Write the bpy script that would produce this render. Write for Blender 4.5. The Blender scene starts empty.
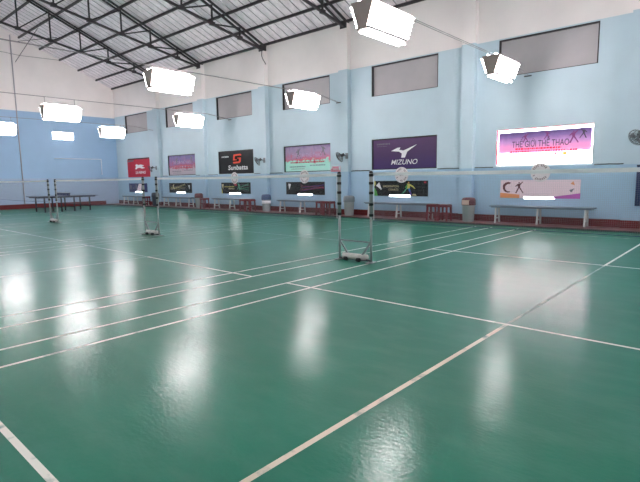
import bpy, math, random
from mathutils import Vector, Matrix
random.seed(7)
S = bpy.context.scene
COL = S.collection
PI = math.pi

# ------------------------------------------------------------------ camera, world, exposure
CAM_POS = Vector((4.7558, -6.5593, 1.4175))
YAW, PITCH, ROLL, FPX = 0.732932, -0.127719, -0.014699, 486.31
def camera():
    cy, sy, cp, sp = math.cos(YAW), math.sin(YAW), math.cos(PITCH), math.sin(PITCH)
    f = Vector((-sy * cp, cy * cp, sp)); r = Vector((cy, sy, 0)); u = r.cross(f)
    cr, sr = math.cos(ROLL), math.sin(ROLL)
    r2 = cr * r + sr * u; u2 = -sr * r + cr * u
    cd = bpy.data.cameras.new('camera'); co = bpy.data.objects.new('camera', cd); COL.objects.link(co)
    m = Matrix((r2, u2, -f)).transposed().to_4x4(); m.translation = CAM_POS
    co.matrix_world = m
    cd.sensor_width = 36; cd.lens = FPX / 640 * 36; cd.clip_end = 200; cd.clip_start = 0.05
    S.camera = co
camera()
w = bpy.data.worlds.new('world'); S.world = w; w.use_nodes = True
w.node_tree.nodes['Background'].inputs[0].default_value = (0.8, 0.88, 1.0, 1)
w.node_tree.nodes['Background'].inputs[1].default_value = 1.0
TUBE = 15.0          # emission of the LED tubes
DAY = 6.0            # daylight seen through the openings
S.view_settings.view_transform = 'Standard'; S.view_settings.look = 'None'
S.view_settings.exposure = 1.05; S.view_settings.gamma = 1.0; S.view_settings.use_curve_mapping = False
S.cycles.use_denoising = True
S.cycles.max_bounces = 10; S.cycles.diffuse_bounces = 6

# ------------------------------------------------------------------ materials
def lin(c):
    return tuple(((v / 255) / 12.92 if v / 255 <= .04045 else ((v / 255 + .055) / 1.055) ** 2.4) for v in c)
def mat(name, rgb, rough=.6, metal=0, emit=0, spec=.5, noise=0, nscale=4, bump=0, bscale=60):
    m = bpy.data.materials.new(name); m.use_nodes = True
    nt = m.node_tree; b = nt.nodes['Principled BSDF']
    c = lin(rgb) + (1,)
    b.inputs['Base Color'].default_value = c
    b.inputs['Roughness'].default_value = rough; b.inputs['Metallic'].default_value = metal
    b.inputs['Specular IOR Level'].default_value = spec
    if emit:
        b.inputs['Emission Color'].default_value = c; b.inputs['Emission Strength'].default_value = emit
    if noise or bump:
        tc = nt.nodes.new('ShaderNodeTexCoord')
    if noise:
        n = nt.nodes.new('ShaderNodeTexNoise'); n.inputs['Scale'].default_value = nscale; n.inputs['Detail'].default_value = 5
        nt.links.new(tc.outputs['Object'], n.inputs['Vector'])
        r = nt.nodes.new('ShaderNodeValToRGB')
        r.color_ramp.elements[0].position = .3; r.color_ramp.elements[1].position = .7
        r.color_ramp.elements[0].color = tuple(v * (1 - noise) for v in c[:3]) + (1,)
        r.color_ramp.elements[1].color = tuple(min(1, v * (1 + noise)) for v in c[:3]) + (1,)
        nt.links.new(n.outputs['Fac'], r.inputs['Fac']); nt.links.new(r.outputs['Color'], b.inputs['Base Color'])
    if bump:
        n2 = nt.nodes.new('ShaderNodeTexNoise'); n2.inputs['Scale'].default_value = bscale; n2.inputs['Detail'].default_value = 4
        nt.links.new(tc.outputs['Object'], n2.inputs['Vector'])
        bp = nt.nodes.new('ShaderNodeBump'); bp.inputs['Strength'].default_value = bump; bp.inputs['Distance'].default_value = .01
        nt.links.new(n2.outputs['Fac'], bp.inputs['Height']); nt.links.new(bp.outputs['Normal'], b.inputs['Normal'])
    return m
def ramp_mat(name, stops, h, rough=.5, emit=0, blotch=.0, bscale=6):
    """print whose ink runs from bottom to top (object z from 0 to h), with mottled ink"""
    m = bpy.data.materials.new(name); m.use_nodes = True
    nt = m.node_tree; b = nt.nodes['Principled BSDF']; b.inputs['Roughness'].default_value = rough
    tc = nt.nodes.new('ShaderNodeTexCoord'); sx = nt.nodes.new('ShaderNodeSeparateXYZ')
    nt.links.new(tc.outputs['Object'], sx.inputs[0])
    n = nt.nodes.new('ShaderNodeTexNoise'); n.inputs['Scale'].default_value = bscale; n.inputs['Detail'].default_value = 4
    nt.links.new(tc.outputs['Object'], n.inputs['Vector'])
    d = nt.nodes.new('ShaderNodeMath'); d.operation = 'DIVIDE'; d.inputs[1].default_value = h
    nt.links.new(sx.outputs['Z'], d.inputs[0])
    s = nt.nodes.new('ShaderNodeMath'); s.operation = 'SUBTRACT'; s.inputs[1].default_value = .5
    nt.links.new(n.outputs['Fac'], s.inputs[0])
    ml = nt.nodes.new('ShaderNodeMath'); ml.operation = 'MULTIPLY_ADD'; ml.inputs[1].default_value = blotch
    nt.links.new(s.outputs[0], ml.inputs[0]); nt.links.new(d.outputs[0], ml.inputs[2])
    r = nt.nodes.new('ShaderNodeValToRGB'); cr = r.color_ramp
    for i, (p, c) in enumerate(stops):
        e = cr.elements[i] if i < 2 else cr.elements.new(p)
        e.position = p; e.color = lin(c) + (1,)
    nt.links.new(ml.outputs[0], r.inputs['Fac'])
    nt.links.new(r.outputs['Color'], b.inputs['Base Color'])
    if emit:
        nt.links.new(r.outputs['Color'], b.inputs['Emission Color']); b.inputs['Emission Strength'].default_value = emit
    return m

def floor_mat():
    m = bpy.data.materials.new('green_court_vinyl'); m.use_nodes = True
    nt = m.node_tree; b = nt.nodes['Principled BSDF']; L = nt.links.new
    tc = nt.nodes.new('ShaderNodeTexCoord')
    def noise(scale, detail, stretch=(1, 1, 1)):
        mp = nt.nodes.new('ShaderNodeMapping'); mp.inputs['Scale'].default_value = stretch
        L(tc.outputs['Object'], mp.inputs['Vector'])
        n = nt.nodes.new('ShaderNodeTexNoise'); n.inputs['Scale'].default_value = scale; n.inputs['Detail'].default_value = detail
        L(mp.outputs['Vector'], n.inputs['Vector']); return n.outputs['Fac']
    def ramp(fac, stops):
        r = nt.nodes.new('ShaderNodeValToRGB')
        for i, (p, c) in enumerate(stops):
            e = r.color_ramp.elements[i] if i < 2 else r.color_ramp.elements.new(p)
            e.position = p; e.color = c
        L(fac, r.inputs['Fac']); return r.outputs['Color']
    base = ramp(noise(.55, 6), [(.25, lin((10, 104, 80)) + (1,)), (.75, lin((26, 120, 95)) + (1,))])
    scuff = ramp(noise(2.2, 8, (1, 2.2, 1)), [(.45, (0, 0, 0, 1)), (.85, (1, 1, 1, 1))])
    mx = nt.nodes.new('ShaderNodeMix'); mx.data_type = 'RGBA'
    sc = nt.nodes.new('ShaderNodeMath'); sc.operation = 'MULTIPLY'; sc.inputs[1].default_value = .35
    L(scuff, sc.inputs[0]); L(sc.outputs[0], mx.inputs['Factor'])
    L(base, mx.inputs['A']); mx.inputs['B'].default_value = lin((90, 140, 122)) + (1,)
    L(mx.outputs['Result'], b.inputs['Base Color'])
    ro = ramp(noise(1.3, 6), [(.3, (.12, .12, .12, 1)), (.7, (.19, .19, .19, 1))])
    L(ro, b.inputs['Coat Roughness']); b.inputs['Coat Weight'].default_value = .46; b.inputs['Coat IOR'].default_value = 1.45
    b.inputs['Roughness'].default_value = .48
    b.inputs['Specular IOR Level'].default_value = .13
    ad = nt.nodes.new('ShaderNodeMath'); ad.operation = 'MULTIPLY_ADD'; ad.inputs[1].default_value = .75
    big = nt.nodes.new('ShaderNodeMath'); big.operation = 'MULTIPLY'; big.inputs[1].default_value = .5
    L(noise(6, 5, (1, 1.5, 1)), big.inputs[0])
    L(noise(22, 8, (1, 1.8, 1)), ad.inputs[0]); L(big.outputs[0], ad.inputs[2])
    bp = nt.nodes.new('ShaderNodeBump'); bp.inputs['Strength'].default_value = .11; bp.inputs['Distance'].default_value = .02
    L(ad.outputs[0], bp.inputs['Height']); L(bp.outputs['Normal'], b.inputs['Normal']); L(bp.outputs['Normal'], b.inputs['Coat Normal'])
    return m
def line_mat(name, rgb, lo, hi, scale=5):
    """court paint, worn through to the vinyl in places"""
    m = bpy.data.materials.new(name); m.use_nodes = True
    nt = m.node_tree; b = nt.nodes['Principled BSDF']; L = nt.links.new
    tc = nt.nodes.new('ShaderNodeTexCoord')
    n = nt.nodes.new('ShaderNodeTexNoise'); n.inputs['Scale'].default_value = scale; n.inputs['Detail'].default_value = 7
    L(tc.outputs['Object'], n.inputs['Vector'])
    r = nt.nodes.new('ShaderNodeValToRGB')
    r.color_ramp.elements[0].position = lo; r.color_ramp.elements[0].color = lin((60, 120, 102)) + (1,)
    r.color_ramp.elements[1].position = hi; r.color_ramp.elements[1].color = lin(rgb) + (1,)
    L(n.outputs['Fac'], r.inputs['Fac']); L(r.outputs['Color'], b.inputs['Base Color'])
    b.inputs['Roughness'].default_value = .4
    return m
def foil_mat():
    m = bpy.data.materials.new('foil_roof_lining'); m.use_nodes = True
    nt = m.node_tree; b = nt.nodes['Principled BSDF']; L = nt.links.new
    tc = nt.nodes.new('ShaderNodeTexCoord')
    n = nt.nodes.new('ShaderNodeTexNoise'); n.inputs['Scale'].default_value = 5.0; n.inputs['Detail'].default_value = 8; n.inputs['Roughness'].default_value = .75
    mp = nt.nodes.new('ShaderNodeMapping'); mp.inputs['Scale'].default_value = (1.0, .45, .45); L(tc.outputs['Object'], mp.inputs['Vector']); L(mp.outputs['Vector'], n.inputs['Vector'])
    r = nt.nodes.new('ShaderNodeValToRGB')
    r.color_ramp.elements[0].position = .36; r.color_ramp.elements[0].color = lin((220, 211, 216)) + (1,)
    r.color_ramp.elements[1].position = .64; r.color_ramp.elements[1].color = lin((255, 246, 251)) + (1,)
    L(n.outputs['Fac'], r.inputs['Fac']); L(r.outputs['Color'], b.inputs['Base Color'])
    n2 = nt.nodes.new('ShaderNodeTexNoise'); n2.inputs['Scale'].default_value = 9; n2.inputs['Detail'].default_value = 6
    L(tc.outputs['Object'], n2.inputs['Vector'])
    bp = nt.nodes.new('ShaderNodeBump'); bp.inputs['Strength'].default_value = .35; bp.inputs['Distance'].default_value = .02
    L(n2.outputs['Fac'], bp.inputs['Height']); L(bp.outputs['Normal'], b.inputs['Normal'])
    b.inputs['Metallic'].default_value = 0; b.inputs['Roughness'].default_value = .5
    return m
M = dict(
    floor=floor_mat(), line=line_mat('court_line_paint', (226, 224, 212), .30, .42),
    centre=line_mat('court_line_paint_cream', (222, 208, 186), .30, .46), faint=line_mat('court_line_paint_worn', (170, 178, 160), .50, .62),
    foil=foil_mat(), seam=mat('shaded_lap_seam', (168, 163, 165), .6),
    white=mat('white_wall_paint', (238, 231, 228), .75, noise=.03, nscale=1.2),
    blue=mat('pale_blue_wall_paint', (188, 208, 217), .55, noise=.03, nscale=1.5),
    dado=mat('periwinkle_wall_paint', (160, 190, 212), .5, noise=.03, nscale=1.5),
    gblue=mat('sky_blue_wall_paint', (152, 184, 214), .6, noise=.03, nscale=1.2),
    gdado=mat('grey_blue_wall_paint', (160, 180, 206), .6, noise=.03, nscale=1.2),
    red=mat('red_brown_base_paint', (100, 20, 24), .45, noise=.15, nscale=5),
    kerb=mat('worn_red_concrete', (118, 74, 72), .4, noise=.25, nscale=3),
    kerbedge=mat('dark_kerb_face', (48, 44, 44), .6),
    steel=mat('dark_painted_steel', (54, 49, 52), .5, noise=.2, nscale=6),
    frame=mat('recess_shade_and_rail', (48, 44, 46), .6),
    cover=mat('grey_window_cover', (176, 171, 173), .7, noise=.06, nscale=1.3, bump=.3, bscale=3),
    lampbody=mat('brown_grey_lamp_housing', (160, 142, 134), .5),
    lampface=mat('white_lamp_reflector', (236, 236, 236), .4),
    tube=mat('glowing_led_tube', (255, 248, 250), .4, emit=TUBE),
    day=mat('daylight_pane', (250, 252, 255), .4, emit=DAY),
    cable=mat('grey_cable', (140, 134, 134), .6),
    postgrey=mat('grey_post_wrap', (138, 142, 140), .55, noise=.12, nscale=14),
    postpale=mat('pale_post_paint', (152, 160, 156), .4, noise=.08, nscale=12),
    black=mat('black_rubber', (22, 22, 24), .6), darkgrey=mat('dark_grey_plastic', (62, 66, 70), .45),
    midgrey=mat('mid_grey_plastic', (120, 126, 132), .45),
    tape=mat('white_net_tape', (238, 238, 236), .7), mesh=mat('net_twine', (150, 150, 154), .8), cord=mat('dark_blue_cord', (44, 48, 92), .6),
    weight=mat('off_white_canvas', (206, 200, 194), .7, noise=.15, nscale=12),
    bench=mat('pale_grey_bench_paint', (112, 124, 138), .45, noise=.06, nscale=5), benchleg=mat('white_bench_leg', (196, 198, 196), .45),
    redplastic=mat('red_plastic', (112, 8, 26), .35), bin=mat('grey_bin_plastic', (150, 156, 156), .45), binlid=mat('maroon_bin_lid', (96, 40, 48), .4),
    binlabel=mat('cream_bin_label', (206, 176, 160), .5), binblue=mat('blue_bin_band', (66, 84, 122), .5), darkbin=mat('charcoal_bin_plastic', (62, 66, 80), .5),
    ttop=mat('dark_blue_table_top', (30, 44, 84), .4), tleg=mat('black_table_steel', (34, 34, 42), .5), tnet=mat('dark_blue_table_net', (46, 58, 96), .8),
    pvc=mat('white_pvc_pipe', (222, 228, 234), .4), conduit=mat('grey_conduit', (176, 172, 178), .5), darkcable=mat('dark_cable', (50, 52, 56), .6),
    signwhite=mat('white_round_sign', (222, 214, 214), .5), signred=mat('dark_red_print', (84, 20, 34), .5), pinkprint=mat('pink_red_print', (212, 96, 112), .5),
    pwhite=mat('white_print', (236, 234, 236), .5), pblack=mat('black_banner', (12, 12, 15), .65, spec=.15), pnavy=mat('navy_banner', (24, 30, 92), .45),
    pred=mat('crimson_banner', (186, 18, 50), .45), porange=mat('orange_red_print', (232, 72, 40), .45), pgrey=mat('grey_print', (110, 110, 118), .5),
    pgreen=mat('green_print', (70, 160, 60), .5), pyellow=mat('yellow_print', (206, 196, 90), .5), pamber=mat('amber_print', (224, 150, 60), .5),
    pblue=mat('blue_print', (40, 110, 190), .5), pviolet=mat('violet_print', (100, 50, 160), .5), pteal=mat('teal_print', (90, 190, 150), .5),
    pmagenta=mat('magenta_print', (190, 40, 110), .5), pcream=mat('cream_print', (222, 206, 160), .5),
    ppale=mat('pale_pink_banner', (236, 212, 219), .5), pmaroon=mat('maroon_print', (92, 22, 34), .5), ppeach=mat('peach_print', (232, 150, 96), .5),
    pinkcard=mat('pink_card_stock', (238, 150, 168), .5), plilac=mat('pale_lilac_print', (176, 160, 196), .5), porchid=mat('orchid_print', (190, 92, 180), .5),
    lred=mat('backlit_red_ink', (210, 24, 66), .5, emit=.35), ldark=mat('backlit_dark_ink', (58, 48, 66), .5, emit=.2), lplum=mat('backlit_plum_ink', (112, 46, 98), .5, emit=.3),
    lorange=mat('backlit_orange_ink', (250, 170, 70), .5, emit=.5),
)

# ------------------------------------------------------------------ mesh helpers
class MB:
    def __init__(self): self.v, self.f, self.mi, self.ms, self.sm = [], [], [], [], []
    def _m(self, m):
        if m not in self.ms: self.ms.append(m)
        return self.ms.index(m)
    def add(self, vs, fs, m, smooth=False):
        o = len(self.v); k = self._m(m)
        self.v += [tuple(p) for p in vs]
        for f in fs: self.f.append(tuple(i + o for i in f)); self.mi.append(k); self.sm.append(smooth)
        return self
    def box(self, x0, x1, y0, y1, z0, z1, m):
        vs = [(x, y, z) for x in (x0, x1) for y in (y0, y1) for z in (z0, z1)]
        return self.add(vs, [(0, 1, 3, 2), (4, 6, 7, 5), (0, 4, 5, 1), (2, 3, 7, 6), (0, 2, 6, 4), (1, 5, 7, 3)], m)
    def bar(self, p, q, w, h, m, up=(0, 0, 1)):
        p, q = Vector(p), Vector(q); d = (q - p).normalized(); up = Vector(up)
        if abs(d.dot(up)) > .98: up = Vector((0, 1, 0))
        s = d.cross(up).normalized(); t = s.cross(d).normalized()
        vs = [c + s * a * w / 2 + t * b * h / 2 for c in (p, q) for a, b in ((-1, -1), (1, -1), (1, 1), (-1, 1))]
        return self.add(vs, [(3, 2, 1, 0), (4, 5, 6, 7), (0, 1, 5, 4), (1, 2, 6, 5), (2, 3, 7, 6), (3, 0, 4, 7)], m)
    def tube(self, pts, r, m, n=8, r2=None):
        pts = [Vector(p) for p in pts]; vs, fs = [], []
        for i, p in enumerate(pts):
            d = ((pts[min(i + 1, len(pts) - 1)] - pts[max(i - 1, 0)])).normalized()
            up = Vector((0, 0, 1)) if abs(d.z) < .95 else Vector((0, 1, 0))
            s = d.cross(up).normalized(); t = s.cross(d)
            rr = r if r2 is None else r + (r2 - r) * i / (len(pts) - 1)
            vs += [p + (s * math.cos(a) + t * math.sin(a)) * rr for a in (2 * PI * k / n for k in range(n))]
        for i in range(len(pts) - 1):
            for k in range(n):
                a, b = i * n + k, i * n + (k + 1) % n
                fs.append((a, b, b + n, a + n))
        fs.append(tuple(reversed(range(n)))); e = (len(pts) - 1) * n; fs.append(tuple(range(e, e + n)))
        return self.add(vs, fs, m, True)
    def lathe(self, prof, m, n=20, c=(0, 0, 0)):
        vs, fs = [], []
        for r, z in prof:
            vs += [(c[0] + r * math.cos(2 * PI * k / n), c[1] + r * math.sin(2 * PI * k / n), c[2] + z) for k in range(n)]
        for i in range(len(prof) - 1):
            for k in range(n):
                a, b = i * n + k, i * n + (k + 1) % n
                fs.append((a, b, b + n, a + n))
        return self.add(vs, fs, m, True)
    def prism(self, pts, y0, y1, m):
        """outline in x,z, solid between y0 (front) and y1"""
        n = len(pts); vs = [(x, y0, z) for x, z in pts] + [(x, y1, z) for x, z in pts]
        fs = [tuple(range(n)), tuple(range(2 * n - 1, n - 1, -1))] + [(i, i + n, (i + 1) % n + n, (i + 1) % n) for i in range(n)]
        return self.add(vs, fs, m)
    def text(self, body, x, z, wd, ht, y, m, shear=0, bold=.0):
        """printed letters filling the rectangle x..x+wd, z..z+ht, on the plane y"""
        c = bpy.data.curves.new('t', 'FONT'); c.body = body; c.offset = bold; c.shear = shear; c.resolution_u = 3
        o = bpy.data.objects.new('t', c); COL.objects.link(o)
        dg = bpy.context.evaluated_depsgraph_get(); me = bpy.data.meshes.new_from_object(o.evaluated_get(dg))
        xs = [q.co.x for q in me.vertices]; ys = [q.co.y for q in me.vertices]
        sx, sz = wd / (max(xs) - min(xs)), ht / (max(ys) - min(ys))
        vs = [(x + (q.co.x - min(xs)) * sx, y, z + (q.co.y - min(ys)) * sz) for q in me.vertices]
        self.add(vs, [tuple(p.vertices) for p in me.polygons], m)
        bpy.data.objects.remove(o); bpy.data.curves.remove(c); bpy.data.meshes.remove(me)
        return self
    def build(self, name, parent=None, loc=(0, 0, 0)):
        me = bpy.data.meshes.new(name); me.from_pydata(self.v, [], self.f)
        for m in self.ms: me.materials.append(m)
        for p, k, s in zip(me.polygons, self.mi, self.sm): p.material_index = k; p.use_smooth = s
        me.update()
        o = bpy.data.objects.new(name, me); COL.objects.link(o); o.location = loc
        if parent: o.parent = parent
        return o
def tag(o, label, cat, group=None):
    o['label'] = label; o['category'] = cat
    if group: o['group'] = group
    return o
def thing(name, label, cat, loc=(0, 0, 0), rz=0, group=None):
    o = bpy.data.objects.new(name, None); COL.objects.link(o); o.location = loc; o.rotation_euler = (0, 0, rz)
    o.empty_display_size = .2
    return tag(o, label, cat, group)
def struct(o): o['kind'] = 'structure'; return o
def dup(root, loc, label, rz=None):
    def cp(o, par):
        c = o.copy(); COL.objects.link(c); c.parent = par
        for ch in [x for x in o.children]: cp(ch, c)
        return c
    r = cp(root, None); r.location = loc; r['label'] = label
    if rz is not None: r.rotation_euler = (0, 0, rz)
    return r
def series(build, spots):
    """the first call builds the thing, the rest are copies: spots = (loc, label[, rz])"""
    first = None; out = []
    for s in spots:
        loc, label = s[0], s[1]; rz = s[2] if len(s) > 2 else 0
        if first is None: first = build(label); first.location = loc; first.rotation_euler = (0, 0, rz); out.append(first)
        else: out.append(dup(first, loc, label, rz))
    return out

# ------------------------------------------------------------------ the hall
WY, GX, RX, BY = 8.0, -25.4, 11.4, -8.0      # banner wall, gable wall, end wall and rear wall planes
PAINT, DADO, EAVE, RISE, KERB = 5.36, 1.66, 7.05, .42, .05
def roof_z(y): return 7.10 + RISE * (8 - abs(y))
BAY = 4.58
WX = [-1.2 - BAY * k for k in range(6)]       # left edges of the window bays, nearest first
WW = 2.62
DF = WY - .05                                 # face of the lower wall

# floor with the court markings
f = MB().box(GX - .2, RX + .2, BY - .2, WY + .2, -.2, 0, M['floor'])
zl = .0015
def fline(x0, x1, y0, y1, m='line'):
    f.add([(x0, y0, zl), (x1, y0, zl), (x1, y1, zl), (x0, y1, zl)], [(0, 1, 2, 3)], M[m])
for k in range(4):
    x0 = -6.78 * k; x1 = x0 + 6.10; lw = .04
    near = 'line' if k == 0 else 'faint'
    for xa in (x0, x0 + .46): fline(xa, xa + lw, -6.7, 6.7, near)
    for xa in (x1 - lw - .46, x1 - lw): fline(xa, xa + lw, -6.7, 6.7, 'line' if k < 2 else 'faint')
    for ya in (-6.7, -5.84, 5.90, 6.66): fline(x0 + lw, x1 - lw, ya, ya + lw, near if ya < 0 else 'faint')
    xc = (x0 + x1) / 2
    for ya in (-2.02, 1.98):
        fline(x0 + lw, xc, ya, ya + lw, near); fline(xc, x1 - lw, ya, ya + lw, 'line' if k == 0 or (k == 1 and ya < 0) else 'faint')
    fline(xc - .02, xc + .02, -6.66, -2.02, 'centre' if k == 0 else 'faint'); fline(xc - .02, xc + .02, 2.02, 6.66, near)
    fline(xc - .015, xc + .015, -1.98, 1.98, 'faint')
struct(f.build('floor'))

# banner wall, with real openings
xs = sorted({GX, RX} | {v for x in WX for v in (x, x + WW)})
zs = [0, DADO, 1.70, 2.78, 4.28, 5.33, PAINT, EAVE]
b = MB()
for i in range(len(xs) - 1):
    op = any(abs(xs[i] - x) < 1e-6 for x in WX)
    for j in range(len(zs) - 1):
        if op and zs[j] in (1.70, 4.28): continue
        if op and zs[j] == 1.70: continue
        b.box(xs[i], xs[i + 1], WY, WY + .22, zs[j], zs[j + 1], M['white'] if zs[j] >= PAINT else M['blue'] if zs[j] >= DADO else M['dado'])
b.box(GX, RX, DF, WY, KERB, DADO, M['dado'])
struct(b.build('wall_front'))
# gable wall and the two walls behind the camera
b = MB()
def gable(x0, x1):
    for z0, z1, m in ((0, DADO, 'gdado'), (DADO, 5.3, 'gblue'), (5.3, EAVE, 'white')):
        b.box(x0, x1, BY, WY, z0, z1, M[m])
    o = [(BY, EAVE), (WY, EAVE), (0, roof_z(0) - .04)]
    b.add([(x0, y, z) for y, z in o] + [(x1, y, z) for y, z in o], [(0, 2, 1), (3, 4, 5), (0, 1, 4, 3), (1, 2, 5, 4), (2, 0, 3, 5)], M['white'])
gable(GX - .2, GX); struct(b.build('wall_left'))
b = MB(); gable(RX, RX + .2); struct(b.build('wall_right'))
b = MB()
for z0, z1, m in ((0, DADO, 'dado'), (DADO, PAINT, 'blue'), (PAINT, EAVE, 'white')): b.box(GX, RX, BY - .2, BY, z0, z1, M[m])
struct(b.build('wall_back'))
# ribbed roof lining
b = MB()
for sgn in (1, -1):
    prof = []; x = GX - .2
    while x < RX + .2:
        prof += [(x, 0), (x + .345, 0), (x + .350, .05), (x + .385, .05), (x + .390, 0)]; x += .395
    vs = [(px, sgn * 8.2, roof_z(8.2) + h) for px, h in prof] + [(px, 0, roof_z(0) + h) for px, h in prof]
    n = len(prof)
    fs = [(i, i + 1, i + 1 + n, i + n) if sgn < 0 else (i + n, i + 1 + n, i + 1, i) for i in range(n - 1)]
    b.add(vs, [q for i, q in enumerate(fs) if i % 5 in (0, 4)], M['foil']); b.add(vs, [q for i, q in enumerate(fs) if i % 5 not in (0, 4)], M['seam'])  # lap seams greyed, so the groove shade sits in their colour
struct(b.build('ceiling'))
# kerb along the banner wall and red bases
struct(MB().box(GX, RX, 7.13, WY - .001, 0.001, KERB, M['kerb']).box(GX, RX, 7.115, 7.13, 0.001, KERB - .006, M['kerbedge']).build('trim_1'))
struct(MB().box(GX + .02, RX, DF - .015, DF, KERB, .25, M['red']).build('baseboard_front'))
struct(MB().box(GX, GX + .02, BY, 7.11, 0.001, .25, M['red']).build('baseboard_left'))
# pilasters
PX = [2.38, -2.06, -6.93, -11.43, -16.0, -20.3]
for i, x in enumerate(PX):
    b = MB()
    for z0, z1, m in ((KERB, .25, 'red'), (.25, DADO, 'dado'), (DADO, PAINT, 'blue'), (PAINT, EAVE - .08, 'white')):
        b.box(x - .21, x + .21, 7.80, DF if z1 <= DADO else WY, z0, z1, M[m])
    struct(b.build('trim_%d' % (i + 2)))
# upper windows: dark edging painted in for the recess shade, grey cover
for i, x in enumerate(WX):
    fr = MB(); t = .035
    fr.box(x, x + t, WY + .02, WY + .16, 4.28, 5.33, M['frame']).box(x + WW - t, x + WW, WY + .02, WY + .16, 4.28, 5.33, M['frame'])
    fr.box(x + t, x + WW - t, WY + .02, WY + .16, 5.33 - t, 5.33, M['frame']).box(x + t, x + WW - t, WY + .02, WY + .16, 4.28, 4.28 + .02, M['frame'])
    o = struct(fr.build('window_%d' % (i + 1)))
    c = MB().box(x + t, x + WW - t, WY + .10, WY + .13, 4.30, 5.33 - t, M['cover']).build('window_cover', o)
# lower windows behind the banners; the nearest lets daylight in all round, the rest get recess shade as dark edging
for i, x in enumerate(WX):
    fr = MB(); t = .03; z0, z1 = 1.70, 2.78; m = M['frame'] if i else M['pwhite']
    fr.box(x, x + t, WY + .03, WY + .16, z0, z1, m).box(x + WW - t, x + WW, WY + .03, WY + .16, z0, z1, m)
    fr.box(x + t, x + WW - t, WY + .03, WY + .16, z1 - t, z1, m).box(x + t, x + WW - t, WY + .03, WY + .16, z0, z0 + t, m)
    o = struct(fr.build('window_%d' % (i + 7)))
    MB().box(x + t, x + WW - t, WY + .12, WY + .15, z0 + t, z1 - t, M['day'] if i == 0 else M['frame']).build('window_pane', o)
# low daylight slots behind the foot of each small banner
SLOT = [(-.36, .56), (-5.02, -4.08), (-9.55, -8.66), (-14.12, -13.2), (-18.72, -17.8), (-23.26, -22.4)]
SZ0, SZ1 = .745, .812
SLOT = [(a + .05, c - .03) for a, c in SLOT]
for i, (a, c) in enumerate(SLOT):
    o = struct(MB().box(a, c, DF - .004, DF - .001, SZ0, SZ1, M['day']).build('window_%d' % (i + 13)))

# ------------------------------------------------------------------ roof steel
def truss(label):
    t = thing('roof_truss', label, 'roof truss', group='steel roof trusses')
    s = M['steel']
    top = lambda y: roof_z(y) - .16
    bot = lambda y: 6.84 + .20 * (8 - abs(y))
    for sg in (1, -1):
        b = MB(); b.bar((-.13, sg * 7.95, top(7.95)), (-.13, 0, top(0)), .05, .08, s); b.bar((.13, sg * 7.95, top(7.95)), (.13, 0, top(0)), .05, .08, s); b.build('top_chord', t)
        b = MB(); b.bar((0, sg * 7.95, bot(7.95)), (0, 0, bot(0)), .08, .08, s); b.build('bottom_chord', t)
        ys = [6.67, 5.33, 4.0, 2.67, 1.33]
        for y in ys: MB().bar((0, sg * y, bot(y)), (0, sg * y, top(y)), .055, .055, s).box(-.13, .13, sg * y - .02, sg * y + .02, top(y) - .02, top(y) + .02, s).build('vertical', t)
        for y0, y1 in zip(ys, ys[1:] + [0]): MB().bar((0, sg * y0, top(y0)), (0, sg * y1, bot(y1)), .05, .05, s).build('diagonal', t)
        MB().box(-.15, .15, min(sg * 7.78, sg * 7.95), max(sg * 7.78, sg * 7.95), 6.80, 6.99, s).build('end_plate', t)
        for y in ys: MB().box(-.05, .05, sg * y - .11, sg * y + .11, bot(y) - .06, bot(y) + .08, s).build('gusset', t)
    MB().bar((0, 0, bot(0)), (0, 0, top(0)), .05, .05, s).build('king_post', t)
    return t
series(truss, [((-20.1, 0, 0), 'dark steel roof truss nearest the far gable wall'), ((-15.95, 0, 0), 'dark steel roof truss second from the far gable wall'),
    ((-11.36, 0, 0), 'dark steel roof truss third from the gable wall, ending above the loose hanging cord'), ((-6.88, 0, 0), 'dark steel roof truss ending just left of the nearest large lamp'),
    ((-2.15, 0, 0), 'dark steel roof truss nearest the camera, fifth from the gable wall')])
names = ['lowest dark steel purlin along the top of the banner wall', 'dark steel purlin first above the eave purlin', 'dark steel purlin second above the eave purlin', 'dark steel purlin third above the eave purlin',
    'dark steel purlin fourth above the eave purlin', 'dark steel purlin fifth above the eave purlin', 'dark steel purlin sixth above the eave purlin', 'dark steel purlin seventh above the eave purlin, next below the ridge', 'dark steel ridge purlin at the top of the roof']
for k in range(9):
    y = 7.93 if k == 0 else 8 - k
    b = MB(); h = .11
    b.bar((GX + .01, y, roof_z(y) - .06), (6.5, y, roof_z(y) - .06), .07, h - .02, M['steel'])
    tag(b.build('roof_purlin'), names[k], 'purlin', 'purlins under the roof lining')
tag(MB().tube([(GX + .01, 2.75, 7.85), (-20.13, 2.15, 8.35)], .014, M['steel'], 6).build('bracing_rod'), 'thin steel rod slanting from the gable wall up to the first truss', 'rod')
tag(MB().tube([(GX + .01, 2.95, 8.95), (-20.13, 2.95, 8.12)], .014, M['steel'], 6).build('bracing_rod'), 'thin near level steel rod between gable wall and the first truss', 'rod')

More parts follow.
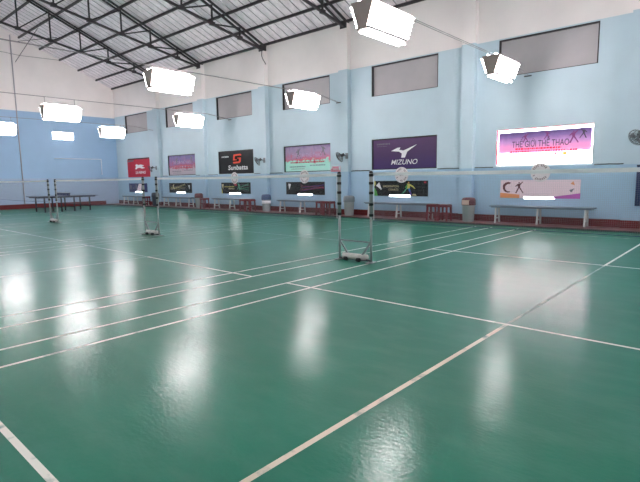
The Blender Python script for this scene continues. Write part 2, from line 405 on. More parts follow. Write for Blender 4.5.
# ------------------------------------------------------------------ lamps on their cables
HANG = .595
def lamp(label):
    t = thing('lamp_fixture', label, 'lamp', group='hanging tube lamps')
    L, zt, zb, ht, hb = 1.16, .47, .06, .215, .062
    b = MB(); pr = [(-ht, zt), (-hb, zb), (hb, zb), (ht, zt)]
    b.prism(pr, -L / 2, L / 2, M['lampface']); b.build('housing', t)
    for s in (-1, 1):
        pe = [(-ht - .015, zt + .02), (-hb - .015, zb - .02), (hb + .015, zb - .02), (ht + .015, zt + .02)]
        MB().prism(pe, s * (L / 2 + .012) - .01, s * (L / 2 + .012) + .01, M['lampbody']).build('end_panel', t)
    MB().box(-ht + .01, ht - .01, -L / 2, L / 2, zt + .001, zt + .02, M['lampbody']).build('top_plate', t)
    n = 6
    for s in (-1, 1):
        for k in range(n):
            fr = (k + .85) / (n + .45)
            x = s * (hb + (ht - hb) * fr + .036); z = zb + (zt - zb) * fr - .012
            MB().tube([(x, -L / 2 - .01, z), (x, L / 2 + .05, z)], .021, M['tube'], 8).build('led_tube', t)
    for s in (-1, 1):
        MB().tube([(s * .10, -L / 2 + .02, zt + .042), (s * .10, L / 2 - .02, zt + .042)], .021, M['tube'], 8).build('led_tube', t)  # unseen top tubes, added to brighten the ceiling
        MB().bar((s * (hb + .022), -L / 2, zb + .004), (s * (hb + .022), L / 2, zb + .004), .07, .034, M['frame']).build('bottom_rail', t)
        MB().tube([(s * .060, -L / 2 + .005, zb - .05), (s * .060, L / 2 + .03, zb - .05)], .022, M['tube'], 8).build('led_tube', t)
        MB().tube([(0, s * .5, .26), (0, s * .5, HANG)], .008, M['cable'], 6).box(-.045, .045, s * .5 - .012, s * .5 + .012, HANG, HANG + .012, M['cable']).build('hanger', t)
    return t
RX4 = [-.34, -7.12, -13.9, -20.68]
LZ = 3.76
LAMPS = series(lamp, [((-.34, .82, LZ + .07), 'glowing tube lamp hanging nearest the camera, above the nearest net posts'), ((-.34, 6.02, LZ + .09), 'glowing tube lamp hanging before the nearest upper window'),
    ((-7.12, .74, LZ), 'glowing tube lamp hanging above the second pair of net posts'), ((-7.12, 5.86, LZ + .07), 'glowing tube lamp in front of the third upper window from the camera'),
    ((-13.9, .5, LZ - .16), 'glowing tube lamp hanging above the third pair of net posts'), ((-13.9, 5.74, LZ - .03), 'glowing tube lamp in front of the fifth upper window from the camera'),
    ((-20.68, .4, LZ - .18), 'glowing tube lamp cut by the left edge of the photo'), ((-20.68, 5.52, LZ - .05), 'glowing tube lamp left of the red banner, below the window by the corner'),
    ((-.34, -5.7, LZ), 'glowing tube lamp over the near court end, out of the frame'), ((6.44, .76, LZ), 'glowing tube lamp right of the nearest court, out of the frame'),  # lamps from here on are unseen, added to light the hall
    ((6.44, 5.8, LZ), 'glowing tube lamp right of the nearest court by the banner wall'), ((6.44, -5.7, LZ), 'glowing tube lamp right of the camera, out of the frame'),
    ((-7.12, -5.7, LZ), 'glowing tube lamp between first and second court, near end'), ((-13.9, -5.7, LZ), 'glowing tube lamp between second and third court, near end'),
    ((-20.68, -5.7, LZ), 'glowing tube lamp beyond the third court, near end')])
t = thing('wall_lamp', 'small glowing lamp fixed on the far gable wall, white pipe below', 'lamp', (GX, 4.86, 3.84))
MB().box(.001, .05, -.57, .57, 0, .46, M['lampbody']).build('back_plate', t)
MB().box(.05, .10, -.56, .56, .44, .46, M['lampbody']).build('top_lip', t)
for k in range(4): MB().tube([(.075, -.55, .06 + .11 * k), (.075, .55, .06 + .11 * k)], .022, M['tube'], 8).build('led_tube', t)
MB().box(.051, .053, -.56, .56, .0, .44, M['lampface']).build('reflector', t)
for o in LAMPS:
    for ch in o.children:
        if ch.name.startswith('hanger'): ch.location.z = 4.352 - .595 - o.location.z
cl = ['grey lamp cable strung over the nearest net posts to the banner wall', 'grey lamp cable carrying the second row of lamps', 'grey lamp cable carrying the third row of lamps', 'grey lamp cable carrying the row of lamps nearest the gable wall']
for k, x in enumerate(RX4):
    yend = 7.79 if k == 1 else 7.999
    b = MB()
    for dx in (-.03, .03):
        b.tube([(x + dx, BY + .01, 4.40), (x + dx, -4, 4.37), (x + dx, 3, 4.37), (x + dx, 6.75, 4.37), (x + dx, yend, 4.21)], .006, M['cable'], 5)
    o = thing('lamp_cable', cl[k], 'cable', (0, 0, 0), 0, 'cables the lamps hang from'); b.build('wire', o)
    MB().box(x - .10, x + .10, yend - .03, yend + .0, 4.19, 4.22, M['darkcable']).build('wall_hook', o)

# ------------------------------------------------------------------ banners in the window bays
BZ, BH, BYP = 1.70, 1.08, WY + .055
def scribble(b, x, z, wd, h, y, m, words):
    """unreadable small lettering: a row of short strokes"""
    rnd = random.Random(int(x * 100) + int(z * 1000)); xx = x
    while xx < x + wd:
        l = min(rnd.uniform(.02, .07) * words, x + wd - xx)
        if l < .008: break
        b.add([(xx, y, z), (xx + l, y, z + rnd.uniform(-.006, .006)), (xx + l, y, z + h), (xx, y, z + h * rnd.uniform(.75, 1))], [(0, 1, 2, 3)], m); xx += l + .018
def poly(b, pts, W, H, y, m): b.add([(u * W, y, v * H) for u, v in pts], [tuple(range(len(pts)))], m)
def player(b, x, z, s, y, m, flip=1):
    """running figure with a raised racket, print only"""
    P = [[(-.05, .95), (.05, .97), (.06, .86), (-.04, .85)], [(-.14, .82), (.12, .84), (.10, .48), (-.08, .45)], [(.06, .83), (.30, 1.02), (.33, .97), (.12, .72)],
         [(-.12, .82), (-.32, .62), (-.28, .57), (-.08, .70)], [(-.08, .50), (-.30, .05), (-.20, .0), (.02, .46)], [(.0, .48), (.20, .22), (.34, .0), (.40, .05), (.12, .50)]]
    for q in P: b.add([(x + flip * u * s, y, z + v * s) for u, v in q], [tuple(range(len(q)))], m)
def shuttle(b, x, z, s, y, m, ang=0):
    q = [(-.08, 0), (.08, 0), (.28, .62), (-.28, .62)]; c, d = math.cos(ang), math.sin(ang)
    b.add([(x + (u * c - v * d) * s, y, z + (u * d + v * c) * s) for u, v in q], [(0, 1, 2, 3)], m)
    q = [(-.09, -.03), (-.06, -.14), (.06, -.14), (.09, -.03)]
    b.add([(x + (u * c - v * d) * s, y, z + (u * d + v * c) * s) for u, v in q], [(0, 1, 2, 3)], m)
def banner(name, label, loc, W, H, m, art, notch=None, rot=0):
    b = MB()
    if notch:
        a, c, h = notch
        b.box(0, a, 0, .006, 0, H, m).box(c, W, 0, .006, 0, H, m).box(a, c, 0, .006, h, H, m)
    else: b.box(0, W, 0, .006, 0, H, m)
    art(b, W, H, -.003)
    o = b.build(name, None, loc); o.rotation_euler = (0, rot, 0)
    return tag(o, label, 'banner', 'banners on the long wall')
BW = WW - .16
# nearest: daylight glows through the sheet
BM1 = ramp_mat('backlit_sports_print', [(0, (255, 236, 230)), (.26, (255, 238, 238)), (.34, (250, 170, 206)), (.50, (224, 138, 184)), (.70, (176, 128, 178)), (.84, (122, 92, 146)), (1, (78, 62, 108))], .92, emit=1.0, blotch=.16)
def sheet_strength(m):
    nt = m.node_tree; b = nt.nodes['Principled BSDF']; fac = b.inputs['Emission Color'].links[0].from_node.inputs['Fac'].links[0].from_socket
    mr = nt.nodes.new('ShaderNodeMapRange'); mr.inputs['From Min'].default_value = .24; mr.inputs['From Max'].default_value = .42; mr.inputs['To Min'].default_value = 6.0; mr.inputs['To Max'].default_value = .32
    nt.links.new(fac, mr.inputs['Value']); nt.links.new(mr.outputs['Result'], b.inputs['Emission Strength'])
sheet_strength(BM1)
def art1(b, W, H, y):
    b.text('THẾ GIỚI THỂ THAO', W * .16, H * .53, W * .62, H * .30, y, M['ldark'], bold=.004)
    scribble(b, W * .20, H * .455, W * .50, .05, y, M['lred'], 1); scribble(b, W * .14, H * .37, W * .72, .05, y, M['lred'], 1)
    player(b, W * .31, H * .66, .26, y + .001, M['lplum']); player(b, W * .55, H * .72, .24, y + .001, M['lplum'], -1); player(b, W * .82, H * .58, .34, y + .001, M['lplum']); player(b, W * .92, H * .70, .26, y + .001, M['ldark'], -1)
    b.add([(W * .62, y, H * .33), (W * .665, y, H * .33), (W * .642, y, H * .25)], [(0, 2, 1)], M['lred']); b.box(W * .72, W * .76, y, y + .001, H * .24, H * .34, M['lorange'])
    for u in (.16, .24, .33, .40): scribble(b, W * u, H * .29, .10, .02, y, M['lplum'], .4)
    scribble(b, W * .90, H * .30, .12, .02, y, M['lplum'], .4)
    b.box(-.045, -.015, -.035, -.031, 0, H + .09, M['lred']); b.box(-.045, W + .04, -.035, -.031, H + .072, H + .09, M['lred'])
banner('banner', 'glowing backlit purple and pink banner with red lines of writing, nearest on the wall', (WX[0] + .06, BYP, BZ + .035), WW - .12, .935, BM1, art1)
BM2 = ramp_mat('purple_print', [(0, (54, 26, 96)), (.5, (66, 30, 84)), (1, (80, 40, 92))], BH, blotch=.3, rough=.35)
def art2(b, W, H, y):
    b.text('MIZUNO', W * .30, H * .13, W * .42, H * .17, y, M['pwhite'], shear=.25, bold=.005)
    poly(b, [(.30, .60), (.40, .70), (.45, .71), (.435, .63), (.50, .60), (.71, .78), (.56, .555), (.525, .36), (.465, .36), (.475, .50), (.43, .57)], W, H, y, M['pwhite'])
    scribble(b, W * .06, H * .83, W * .22, .06, y, M['pgrey'], .5); scribble(b, W * .06, H * .77, W * .18, .02, y, M['pgrey'], .5)
banner('banner', 'large purple banner with a white bird-like emblem and white slanted word', (WX[1] + .05, BYP, BZ + .03), WW - .09, BH - .07, BM2, art2)
BM3 = ramp_mat('faded_mint_pink_print', [(0, (178, 226, 214)), (.36, (160, 226, 208)), (.43, (200, 108, 130)), (.55, (176, 120, 150)), (.75, (158, 138, 172)), (1, (132, 110, 152))], BH, blotch=.75, bscale=5)
BM5 = ramp_mat('faded_lilac_red_print', [(0, (180, 170, 180)), (.28, (186, 170, 182)), (.40, (176, 88, 112)), (.58, (150, 104, 148)), (.8, (118, 108, 158)), (1, (96, 84, 124))], BH, blotch=.75, bscale=5)
def art35(light):
    def art(b, W, H, y):
        b.text('THẾ GIỚI THỂ THAO', W * .16, H * .56, W * .66, H * .24, y, light)
        scribble(b, W * .22, H * .44, W * .60, .05, y, M['pinkprint'], 1.2); scribble(b, W * .12, H * .33, W * .74, .05, y, M['pred'], 1.2)
        player(b, W * .30, H * .50, .42, y + .001, M['pgrey']); player(b, W * .85, H * .58, .40, y + .001, M['pgrey'], -1)
        scribble(b, W * .10, H * .16, W * .36, .05, y, M['pgrey'], .7); scribble(b, W * .56, H * .20, W * .34, .05, y, M['pgrey'], .6)
        scribble(b, W * .14, H * .08, W * .30, .03, y, M['pgrey'], .6)
    return art
banner('banner', 'faded lilac, pink and mint banner in the bay left of the purple banner', (WX[2] + .06, BYP, BZ + .03), WW - .10, BH - .07, BM3, art35(M['plilac']))
BM4 = ramp_mat('charcoal_print', [(0, (16, 15, 19)), (.6, (20, 19, 22)), (1, (52, 50, 54))], BH, blotch=.35, rough=.7)
def art4(b, W, H, y):
    b.text('Sunbatta', W * .25, H * .15, W * .58, H * .22, y, M['pwhite'], shear=.15, bold=.018)
    poly(b, [(.43, .86), (.62, .88), (.65, .84), (.63, .52), (.60, .46), (.42, .44), (.40, .48), (.415, .80)], W, H, y, M['porange'])
    poly(b, [(.47, .79), (.60, .80), (.66, .78), (.66, .71), (.53, .70), (.53, .68), (.58, .66), (.585, .56), (.56, .53), (.39, .52), (.39, .585), (.52, .595), (.525, .62), (.47, .64), (.455, .68)], W, H, y - .001, M['pblack'])
    scribble(b, W * .06, H * .74, W * .22, .07, y, M['pwhite'], .5)
banner('banner', 'black banner with an orange red square emblem above one white word', (WX[3] + .06, BYP, BZ + .03), WW - .10, BH - .07, BM4, art4)
banner('banner', 'lilac and red banner over grey foot, beside the red banner', (WX[4] + .06, BYP, BZ + .03), WW - .10, BH - .07, BM5, art35(M['plilac']))
def art6(b, W, H, y):
    b.text('LI-NING', W * .36, H * .18, W * .46, H * .15, y, M['pwhite'], shear=.25, bold=.03)
    poly(b, [(.34, .46), (.40, .58), (.36, .66), (.42, .74), (.50, .68), (.62, .70), (.76, .64), (.66, .58), (.80, .50), (.66, .46), (.56, .52), (.46, .50), (.42, .44)], W, H, y, M['pwhite'])
    poly(b, [(.02, .86), (.30, .90), (.30, .98), (.02, .96)], W, H, y, M['pgrey'])
banner('banner', 'crimson banner with a white emblem in the bay by the far corner', (WX[5] + .02, WY - .012, BZ - .035), WW + .02, BH - .04, M['pred'], art6)

# small banners low on the wall
SW, SH, SZ = 2.18, .52, .77
SX = [-1.0, -5.61, -10.18, -14.69, -19.39, -23.95]
SY = DF - .012
def nt(i): return (SLOT[i][0] - SX[i], SLOT[i][1] - SX[i], SZ1 - SZ)
def s1(b, W, H, y):
    b.add([(0, y, 0), (W * .26, y, 0), (W * .26, y, .10), (0, y, .15)], [(0, 1, 2, 3)], M['ppeach']); b.add([(W * .69, y, 0), (W, y, 0), (W, y, .15), (W * .69, y, .05)], [(0, 1, 2, 3)], M['porchid'])
    for k in range(9):
        a = math.radians(70 + k * 24); a2 = a + math.radians(26); r0, r1 = .11, .19 - abs(k - 3) * .009
        b.add([(W * .115 + r * math.cos(q), y - .0005, .30 + r * math.sin(q)) for r, q in ((r0, a), (r1, a), (r1, a2), (r0, a2))], [(0, 1, 2, 3)], M['pmaroon'])
    player(b, W * .25, .13, .34, y, M['pmaroon'])
    shuttle(b, W * .92, .26, .16, y, M['pgrey'], 2.2); poly(b, [(.885, .78), (.915, .92), (.935, .70)], W, H, y, M['ppeach'])
    scribble(b, W * .40, H * .50, W * .44, .10, y, M['pinkprint'] if False else M['ppale'], 1)
banner('small_banner', 'pale pink low banner with maroon player figures above the nearest bench', (SX[0], SY, SZ), SW, SH, M['ppale'], s1, nt(0))
def s2(b, W, H, y):
    shuttle(b, W * .13, H * .50, .34, y, M['pwhite'], .7)
    poly(b, [(.0, .0), (.07, .0), (.05, .28), (.02, .50), (.0, .55)], W, H, y, M['pgreen']); poly(b, [(0, .62), (.03, .8), (.02, 1), (0, 1)], W, H, y, M['pyellow'])
    b.text('BADMINTON', W * .18, H * .58, W * .29, H * .13, y, M['pcream']); b.text('COURTS', W * .28, H * .36, W * .19, H * .13, y, M['pcream'])
    s = .42; x, z = W * .66, H * .10
    for q, m in (([(-.05, 1.05), (.06, 1.02), (.05, .90), (-.06, .92)], 'pamber'), ([(-.16, .90), (.14, .86), (.10, .50), (-.14, .48)], 'pyellow'), ([(.10, .88), (.42, .72), (.62, .50), (.58, .46), (.36, .62), (.08, .74)], 'pyellow'),
                 ([(-.14, .86), (-.34, .60), (-.28, .54), (-.06, .72)], 'pgreen'), ([(-.12, .55), (-.38, .22), (-.74, -.02), (-.68, .06), (-.34, .38), (-.12, .62)], 'pteal'), ([(-.06, .52), (.12, .52), (.20, .26), (.06, .20)], 'pblue'), ([(.06, .26), (.20, .28), (.30, .0), (.18, -.02)], 'pviolet')):
        b.add([(x + u * s, y, z + v * s) for u, v in q], [tuple(range(len(q)))], M[m])
    poly(b, [(.72, .06), (.80, .04), (.79, .14), (.74, .16)], W, H, y, M['pcream']); poly(b, [(.93, .84), (.97, .84), (.97, .94), (.93, .94)], W, H, y, M['pred'])
banner('small_banner', 'black low banner with a rainbow player figure and pale shuttlecock', (SX[1], SY, SZ), SW, SH + .01, M['pblack'], s2, nt(1))
def streaks(b, W, H, y, x0, x1, ms, seed):
    rnd = random.Random(seed)
    for k in range(7):
        za = H * rnd.uniform(.25, .75); zb = H * rnd.uniform(.1, .95); m = M[ms[k % len(ms)]]; n = 8; t = .012
        amp = rnd.uniform(-.12, .12) * H
        pt = [(W * (x0 + (x1 - x0) * i / n), za + (zb - za) * i / n + amp * math.sin(PI * i / n)) for i in range(n + 1)]
        pt = [(px, min(max(pz, .12), H - .02)) for px, pz in pt]
        b.add([(px, y, pz) for px, pz in pt] + [(px, y, pz + t) for px, pz in pt], [(i, i + 1, i + 2 + n, i + 1 + n) for i in range(n)], m)
def s3(b, W, H, y):
    shuttle(b, W * .09, H * .50, .30, y, M['pwhite'], -.1); streaks(b, W, H, y, .40, .98, ['pmagenta', 'pmaroon', 'pviolet', 'signred'], 3)
    player(b, W * .42, .14, .32, y - .0008, M['signred'], -1)
banner('small_banner', 'black low banner with magenta streaks and one white shuttlecock', (SX[2], SY, SZ), SW, SH, M['pblack'], s3, nt(2))
def s4(b, W, H, y):
    shuttle(b, W * .06, H * .50, .30, y, M['pcream'], .1); poly(b, [(0, 0), (.05, 0), (.03, .35), (0, .5)], W, H, y, M['pyellow'])
    scribble(b, W * .12, H * .58, W * .34, .05, y, M['pyellow'], 1); scribble(b, W * .26, H * .40, W * .20, .05, y, M['pcream'], .6)
    poly(b, [(.42, .98), (.52, .98), (.56, .72), (.48, .70)], W, H, y, M['pred']); player(b, W * .62, .18, .30, y, M['pteal'], -1); streaks(b, W, H, y - .0008, .62, .95, ['pteal', 'pgrey'], 5)
banner('small_banner', 'black low banner with yellow writing and a pale green figure', (SX[3], SY, SZ), SW, SH, M['pblack'], s4, nt(3))
def s5(b, W, H, y):
    shuttle(b, W * .90, H * .45, .28, y, M['pwhite'], .2); streaks(b, W, H, y, .06, .72, ['pcream', 'pyellow', 'pgrey'], 8); player(b, W * .20, .16, .30, y - .0008, M['pcream'])
banner('small_banner', 'black low banner with cream swirls, a shuttlecock at its right end', (SX[4], SY, SZ), SW, SH, M['pblack'], s5, nt(4))
def s6(b, W, H, y):
    for u, c in ((.06, .8), (.22, .5), (.36, .85), (.50, .55)): poly(b, [(u, .35), (u + .10, .40), (u + .08, c), (u + .01, c + .08)], W, H, y, M['pgrey'])
    poly(b, [(.42, .15), (.56, .95), (.72, .95), (.66, .15)], W, H, y - .0008, M['ppale'])
banner('small_banner', 'navy blue low banner beneath the crimson banner', (SX[5], SY, SZ), SW, SH, M['pnavy'], s6, nt(5))

# round signs above four of the small banners
def round_sign(label, num, seed):
    n = 28; r = .27
    b = MB().prism([(r * math.cos(2 * PI * k / n), r * math.sin(2 * PI * k / n)) for k in range(n)], -.006, .006, M['signwhite'])
    rnd = random.Random(seed)
    for k in range(26):
        if k in (0, 1, 12, 13, 14, 25) or rnd.random() < .15: continue
        a = 2 * PI * k / 26; r0, r1 = .165, .23 + rnd.uniform(-.012, .01); d = .052
        b.add([(q * math.cos(e), -.008, q * math.sin(e)) for q, e in ((r0, a - d), (r1, a - d), (r1, a + d), (r0, a + d))], [(0, 1, 2, 3)], M['signred'])
    scribble(b, -.07, -.03, .14, .06, -.008, M['signred'], .8)
    return tag(b.build('round_sign'), label, 'sign', 'round signs over the low banners')
for (x, num, lab) in ((.13, '1', 'white round sign with dark red ring of writing above the pale pink banner'), (-4.45, '2', 'white round sign hanging between the purple banner and rainbow figure banner'),
                      (-9.08, '3', 'white round sign with pinkish print above the magenta streaked banner'), (-13.62, '4', 'small looking white round sign beneath the black banner with orange emblem')):
    round_sign(lab, num, int(abs(x) * 10)).location = (x, SY - .02, 1.50)

# cable lying on the ledge between bays
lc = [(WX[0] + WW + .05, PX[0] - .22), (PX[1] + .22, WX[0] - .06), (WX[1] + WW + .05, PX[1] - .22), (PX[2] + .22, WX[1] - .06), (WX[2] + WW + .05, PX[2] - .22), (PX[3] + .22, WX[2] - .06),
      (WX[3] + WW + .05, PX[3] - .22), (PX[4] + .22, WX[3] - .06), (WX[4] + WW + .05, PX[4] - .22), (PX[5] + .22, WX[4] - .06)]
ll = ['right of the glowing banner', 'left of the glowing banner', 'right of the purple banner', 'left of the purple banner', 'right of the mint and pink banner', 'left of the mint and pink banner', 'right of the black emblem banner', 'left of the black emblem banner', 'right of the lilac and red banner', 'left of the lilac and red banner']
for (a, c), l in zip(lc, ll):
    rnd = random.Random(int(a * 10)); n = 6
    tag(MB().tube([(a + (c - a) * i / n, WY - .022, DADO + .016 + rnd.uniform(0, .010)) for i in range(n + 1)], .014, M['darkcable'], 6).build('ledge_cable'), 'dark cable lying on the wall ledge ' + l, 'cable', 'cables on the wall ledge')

# ------------------------------------------------------------------ nets and posts
def post_pair(label):
    t = thing('net_post_stand', label, 'net post', group='twin net post stands')
    for x in (-.34, .34):
        MB().tube([(x, 0, .012), (x, 0, .80)], .021, M['postpale'], 10).build('post', t)
        MB().tube([(x, 0, .78), (x, 0, 1.50)], .030, M['postgrey'], 10).build('post_sleeve', t)
        MB().lathe([(0, .035), (.026, .03), (.033, .01), (.033, 0)], M['black'], 12, (x, 0, 1.495)).build('post_cap', t)
        for z in (.80, .98, 1.17, 1.33, 1.46):
            s = MB().lathe([(.031, -.022), (.036, -.02), (.036, .02), (.031, .022)], M['black'], 12, (x, 0, z))
            s.box(x + math.copysign(.03, x) - .012, x + math.copysign(.03, x) + .012, -.012, .012, z - .012, z + .018, M['black']); s.build('net_tie', t)
        MB().box(x - .05, x + .05, -.11, .11, 0.001, .014, M['postgrey']).build('base_plate', t)
        MB().bar((x * .95, 0, .33), (x * .42, 0, .10), .028, .028, M['postgrey'], (0, 1, 0)).build('brace', t)
    MB().bar((-.34, 0, .345), (.34, 0, .345), .028, .022, M['postgrey']).build('crossbar', t)
    MB().bar((-.34, 0, .035), (.34, 0, .035), .04, .03, M['darkgrey']).build('floor_bar', t)
    b = MB(); b.tube([(-.24, -.02, .075), (.24, .02, .075)], .054, M['weight'], 14); b.build('weight_roll', t)
    for x in (-.15, .12):
        MB().tube([(x - .03, -.07, .036), (x + .03, -.07, .036)], .035, M['black'], 12).build('wheel', t)
    return t
series(post_pair, [((-.34, 0, 0), 'nearest pair of grey net posts joined by a braced frame with pale roll'), ((-7.12, 0, 0), 'second nearest pair of net posts, before the red and navy banners'),
    ((-13.9, 0, 0), 'pair of net posts standing in front of the table tennis table'), ((-20.68, 0, 0), 'pair of net posts farthest off, at the left edge of the photo')])
def net(x0, x1, label):
    t = thing('badminton_net', label, 'net', (0, 0, 0), 0, 'nets across the courts')
    n = 12; L = x1 - x0; sag = lambda s: -.014 * 4 * s * (1 - s)
    b = MB()
    for i in range(n):
        s0, s1 = i / n, (i + 1) / n; xa, xb = x0 + L * s0, x0 + L * s1; za, zb = 1.478 + sag(s0), 1.478 + sag(s1)
        for y0, y1 in ((-.004, .004),):
            vs = [(x, y, z + d) for x, z in ((xa, za), (xb, zb)) for y in (y0, y1) for d in (-.026, .026)]
            b.add(vs, [(0, 1, 5, 4), (2, 6, 7, 3), (0, 4, 6, 2), (1, 3, 7, 5)], M['tape'])
    b.build('top_tape', t)
    m = MB(); r = .0005
    k = int(L / .022)
    for i in range(k + 1):
        x = x0 + L * i / k; z1 = 1.443 + sag(i / k)
        m.box(x - r, x + r, -r, r, .72 + sag(i / k), z1, M['mesh'])
    for j in range(33):
        for i in range(6):
            s0, s1 = i / 6, (i + 1) / 6; z = .72 + .0218 * j + .0001
            m.bar((x0 + L * s0, 0, z + sag(s0)), (x0 + L * s1, 0, z + sag(s1)), 2 * r, 2 * r, M['mesh'])
    m.build('net_mesh', t)
    MB().tube([(x0 + L * i / 8, 0, .718 + sag(i / 8)) for i in range(9)], .004, M['cord'], 5).build('bottom_cord', t)
    for x in (x0 + .006, x1 - .006): MB().box(x - .005, x + .005, -.002, .002, .72, 1.443, M['tape']).build('side_tape', t)
nl = ['badminton net of the nearest court, running off the right edge', 'badminton net between the two nearest pairs of posts', 'badminton net between the second and third pairs of posts', 'badminton net farthest left, before the gable wall']
for k in range(4): net(-6.78 * k + .05, -6.78 * k + 6.10 - .05, nl[k])
for k in (0,):   # far post of the nearest court, beyond the right edge
    pass
c = MB(); c.box(-.11, .11, -.003, .003, -.045, .05, M['pinkcard']); scribble(c, -.05, -.015, .10, .03, -.004, M['pwhite'], .4)
c.box(-.11, -.075, -.0035, -.003, .01, .05, M['pwhite']).box(.07, .11, -.0035, -.003, -.02, .045, M['pwhite'])
tag(c.build('pink_card', None, (-.755, 0, 1.575)), 'small pink and white card on top of the nearest left net post', 'card')

# ------------------------------------------------------------------ along the wall
def bench(label):
    t = thing('bench', label, 'bench', group='benches under the low banners'); L = 2.76
    b = MB()
    for k in range(3): b.box(0, L, -.17 + k * .115, -.17 + k * .115 + .105, .475, .505, M['bench'])
    b.build('seat', t)
    MB().box(.05, L - .05, -.15, .15, .445, .474, M['bench']).build('seat_frame', t)
    for x in (.18, 1.36, 2.56):
        for s in (-1, 1):
            MB().bar((x, s * .10, .446), (x, s * .15, .001), .045, .045, M['benchleg'], (1, 0, 0)).build('leg', t)
        MB().bar((x, -.12, .14), (x, .12, .14), .03, .03, M['benchleg']).build('stretcher', t)
    return t
BYL = 7.66
series(bench, [((-1.17 - BAY * k + (.03 if k == 0 else 0), BYL, KERB), l) for k, l in enumerate(['long grey bench under the pale pink banner', 'long grey bench under the rainbow figure banner', 'long grey bench under the magenta streaked banner',
    'long grey bench under the banner with yellow writing', 'long grey bench under the banner with cream swirls', 'long grey bench under the navy banner by the corner'])])
def stool(label):
    t = thing('plastic_stool', label, 'stool', group='red plastic stools along the wall')
    b = MB(); b.box(-.15, .15, -.15, .15, .495, .515, M['redplastic']).box(-.165, .165, -.165, .165, .43, .496, M['redplastic']); b.build('seat', t)
    for sx in (-1, 1):
        for sy in (-1, 1): MB().bar((sx * .135, sy * .135, .45), (sx * .150, sy * .150, .001), .06, .03, M['redplastic']).build('leg', t)
    b = MB()
    for s in (-1, 1): b.bar((s * .15, -.15, .24), (s * .15, .15, .24), .02, .03, M['redplastic']).bar((-.15, s * .15, .24), (.15, s * .15, .24), .02, .03, M['redplastic'])
    b.build('stretcher', t)
    return t
series(stool, [((-2.48, 7.30, KERB), 'red plastic stool beside the grey bin with maroon lid nearest the camera'), ((-2.88, 7.31, KERB), 'red plastic stool next to the right end of the rainbow figure banner bench', .08),
    ((-7.22, 7.30, KERB), 'red plastic stool left of the second bin, seen behind the nearest net post'), ((-7.62, 7.31, KERB), 'red plastic stool next to the right end of the magenta banner bench', .08),
    ((-11.80, 7.30, KERB), 'red plastic stool left of the bin with the blue lid'), ((-15.22, 7.30, KERB), 'red plastic stool left of the bench below the yellow writing banner'), ((-20.8, 7.30, KERB), 'red plastic stool right of the navy banner bench'),
    ((-12.21, 7.31, KERB), 'red plastic stool next to the right end of the yellow writing banner bench', .05)])
def bin_(label, kind):
    t = thing('waste_bin', label, 'bin', group='waste bins by the pilasters')
    body = M['darkbin'] if kind == 'dark' else M['bin']
    MB().lathe([(0, .002), (.155, .002), (.165, .02), (.19, .44), (.195, .46), (0, .46)], body, 20).build('body', t)
    lid = MB().lathe([(.20, .455), (.212, .47), (.205, .60), (.18, .65), (.10, .665), (0, .668)], M['binblue'] if kind == 'blue' else body if kind == 'dark' else M['midgrey'] if kind == 'grey' else M['binlid'], 20).build('lid', t)
    if kind == 'label':
        MB().box(-.11, .11, -.222, -.214, .475, .60, M['binlabel']).box(-.11, .11, -.214, -.12, .59, .60, M['binlabel']).build('label_plate', lid)
    if kind == 'blue': MB().lathe([(.19, .30), (.197, .30), (.20, .42), (.19, .42)], M['pwhite'], 20).build('band', t)
    return t
for x, y, kind, l in ((-1.78, 7.48, 'label', 'grey bin with maroon lid and cream label, left of the nearest bench'), (-6.42, 7.48, 'grey', 'grey bin seen between the two nearest net posts'), (-10.95, 7.48, 'blue', 'pale bin with a blue lid left of the magenta banner bench'),
                      (-15.95, 7.48, 'plain', 'small looking grey bin right of the cream swirl banner'), (-20.0, 7.42, 'dark', 'dark charcoal bin behind the second pair of net posts')):
    o = bin_(l, kind); o.location = (x, y, KERB); o.scale = (1, 1, 1.1)
def fan(label):
    t = thing('wall_fan', label, 'fan', group='dark wall fans on the pilasters')
    MB().box(-.07, .07, -.02, 0, -.12, .12, M['midgrey']).build('wall_plate', t)
    MB().bar((0, -.02, 0), (0, -.20, .02), .05, .05, M['midgrey']).build('arm', t)
    ax = Vector((-.45, -.75, -.48)).normalized(); c = Vector((0, -.22, .05)); s = ax.cross(Vector((0, 0, 1))).normalized(); u = s.cross(ax)
    MB().tube([c - ax * .02, c + ax * .10, c + ax * .13], .065, M['darkgrey'], 12).build('motor', t)
    h = c + ax * .20
    for k in range(3):
        a = k * 2 * PI / 3; d = s * math.cos(a) + u * math.sin(a); e = s * math.cos(a + .9) + u * math.sin(a + .9)
        b = MB(); b.prism([(0, 0)] * 0 or [(0, 0), (.01, 0), (.01, .01)], 0, .001, M['midgrey']) if False else None
        p = [h + d * .03, h + d * .19 + ax * .02, h + (d + e).normalized() * .20, h + e * .14 - ax * .02, h + e * .03]
        off = ax * .004
        b.add([q - off for q in p] + [q + off for q in p], [(0, 1, 2, 3, 4), (9, 8, 7, 6, 5)] + [(i, (i + 1) % 5, (i + 1) % 5 + 5, i + 5) for i in range(5)], M['midgrey']); b.build('blade', t)
    g = MB()
    for rr, dd in ((.225, .20), (.225, .24), (.16, .27), (.16, .15), (.08, .28)):
        pts = [c + ax * dd + (s * math.cos(2 * PI * k / 20) + u * math.sin(2 * PI * k / 20)) * rr for k in range(21)]
        g.tube(pts, .006, M['darkgrey'], 5)
    for k in range(20):
        d = s * math.cos(2 * PI * k / 20) + u * math.sin(2 * PI * k / 20)
        g.tube([c + ax * .12 + d * .06, c + ax * .15 + d * .16, c + ax * .20 + d * .225, c + ax * .24 + d * .225, c + ax * .27 + d * .16, c + ax * .285 + d * .02], .004, M['darkgrey'], 4)
    g.build('guard', t)
    return t
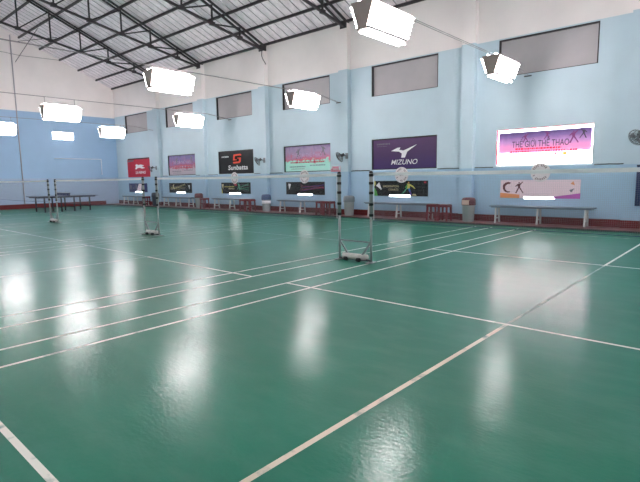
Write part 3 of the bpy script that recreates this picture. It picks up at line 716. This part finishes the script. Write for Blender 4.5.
series(fan, [((2.56, 7.80, 2.34), 'dark wall fan at the right edge, on the nearest pilaster'), ((-6.76, 7.80, 2.24), 'dark wall fan left of the purple banner'), ((-11.36, 7.80, 2.24), 'dark wall fan right of the black emblem banner'), ((-20.4, 7.80, 2.14), 'dark wall fan right of the crimson banner')])
for o in COL.objects:
    if o.name.startswith('wall_fan') and o.parent is None: o.scale = (.88, .88, .88)
tag(MB().tube([(-11.30, 7.78, 6.80), (-11.30, 7.76, 6.60), (-11.24, 7.77, 6.45), (-11.15, 7.785, 6.32), (-11.08, 7.785, 6.22)], .016, M['darkcable'], 6).build('hanging_cord'), 'short dark cord hanging from a truss end on the third pilaster', 'cord')

# ------------------------------------------------------------------ gable end
t = thing('table_tennis_table', 'dark blue table tennis table in front of the gable wall', 'table', (-20.95, 2.95, 0))
MB().box(-.7625, .7625, -1.40, -.005, .735, .76, M['ttop']).build('table_top', t); MB().box(-.7625, .7625, .005, 1.40, .735, .76, M['ttop']).build('table_top', t)
MB().box(-.7, .7, -1.3, 1.3, .68, .734, M['tleg']).build('apron', t)
for y in (-1.05, -.30, .30, 1.05):
    for x in (-.58, .58): MB().bar((x, y, .70), (x, y, .001), .05, .05, M['tleg']).build('leg', t)
    MB().bar((-.58, y, .22), (.58, y, .22), .03, .03, M['tleg']).build('stretcher', t)
n = MB().box(-.90, .90, -.006, .006, .765, .915, M['tnet']).build('table_net', t)
MB().box(-.90, .90, -.008, .008, .905, .922, M['pwhite']).build('net_tape', n)
for x in (-.88, .88): MB().bar((x, 0, .70), (x, 0, .925), .03, .03, M['tleg']).build('net_post', n)
tag(MB().tube([(GX + .04, 2.58, 0.26), (GX + .04, 2.58, 9.2)], .028, M['conduit'], 10).build('wall_conduit'), 'grey vertical pipe up the gable wall at the left', 'pipe')
b = MB().tube([(GX + .03, 4.3, 2.78), (GX + .03, 6.95, 2.78)], .022, M['pvc'], 8); b.tube([(GX + .03, 6.97, 2.80), (GX + .03, 6.97, 1.85)], .022, M['pvc'], 8)
tag(b.build('white_pipe'), 'white bent pipe on the gable wall under the lamp', 'pipe')
tag(MB().tube([(GX + .02, 1.0, 8.34), (GX + .02, 3, 8.22), (GX + .02, 5.0, 8.30)], .012, M['cable'], 5).build('gable_wire'), 'thin wire crossing the white top of the gable wall', 'wire')
tag(MB().box(2.47, 2.59, 7.76, 7.799, .62, 1.62, M['ttop']).box(2.465, 2.595, 7.755, 7.799, 1.62, 1.64, M['tleg']).build('wall_panel'), 'dark blue narrow panel on the nearest pilaster at the right edge, below the fan', 'panel')
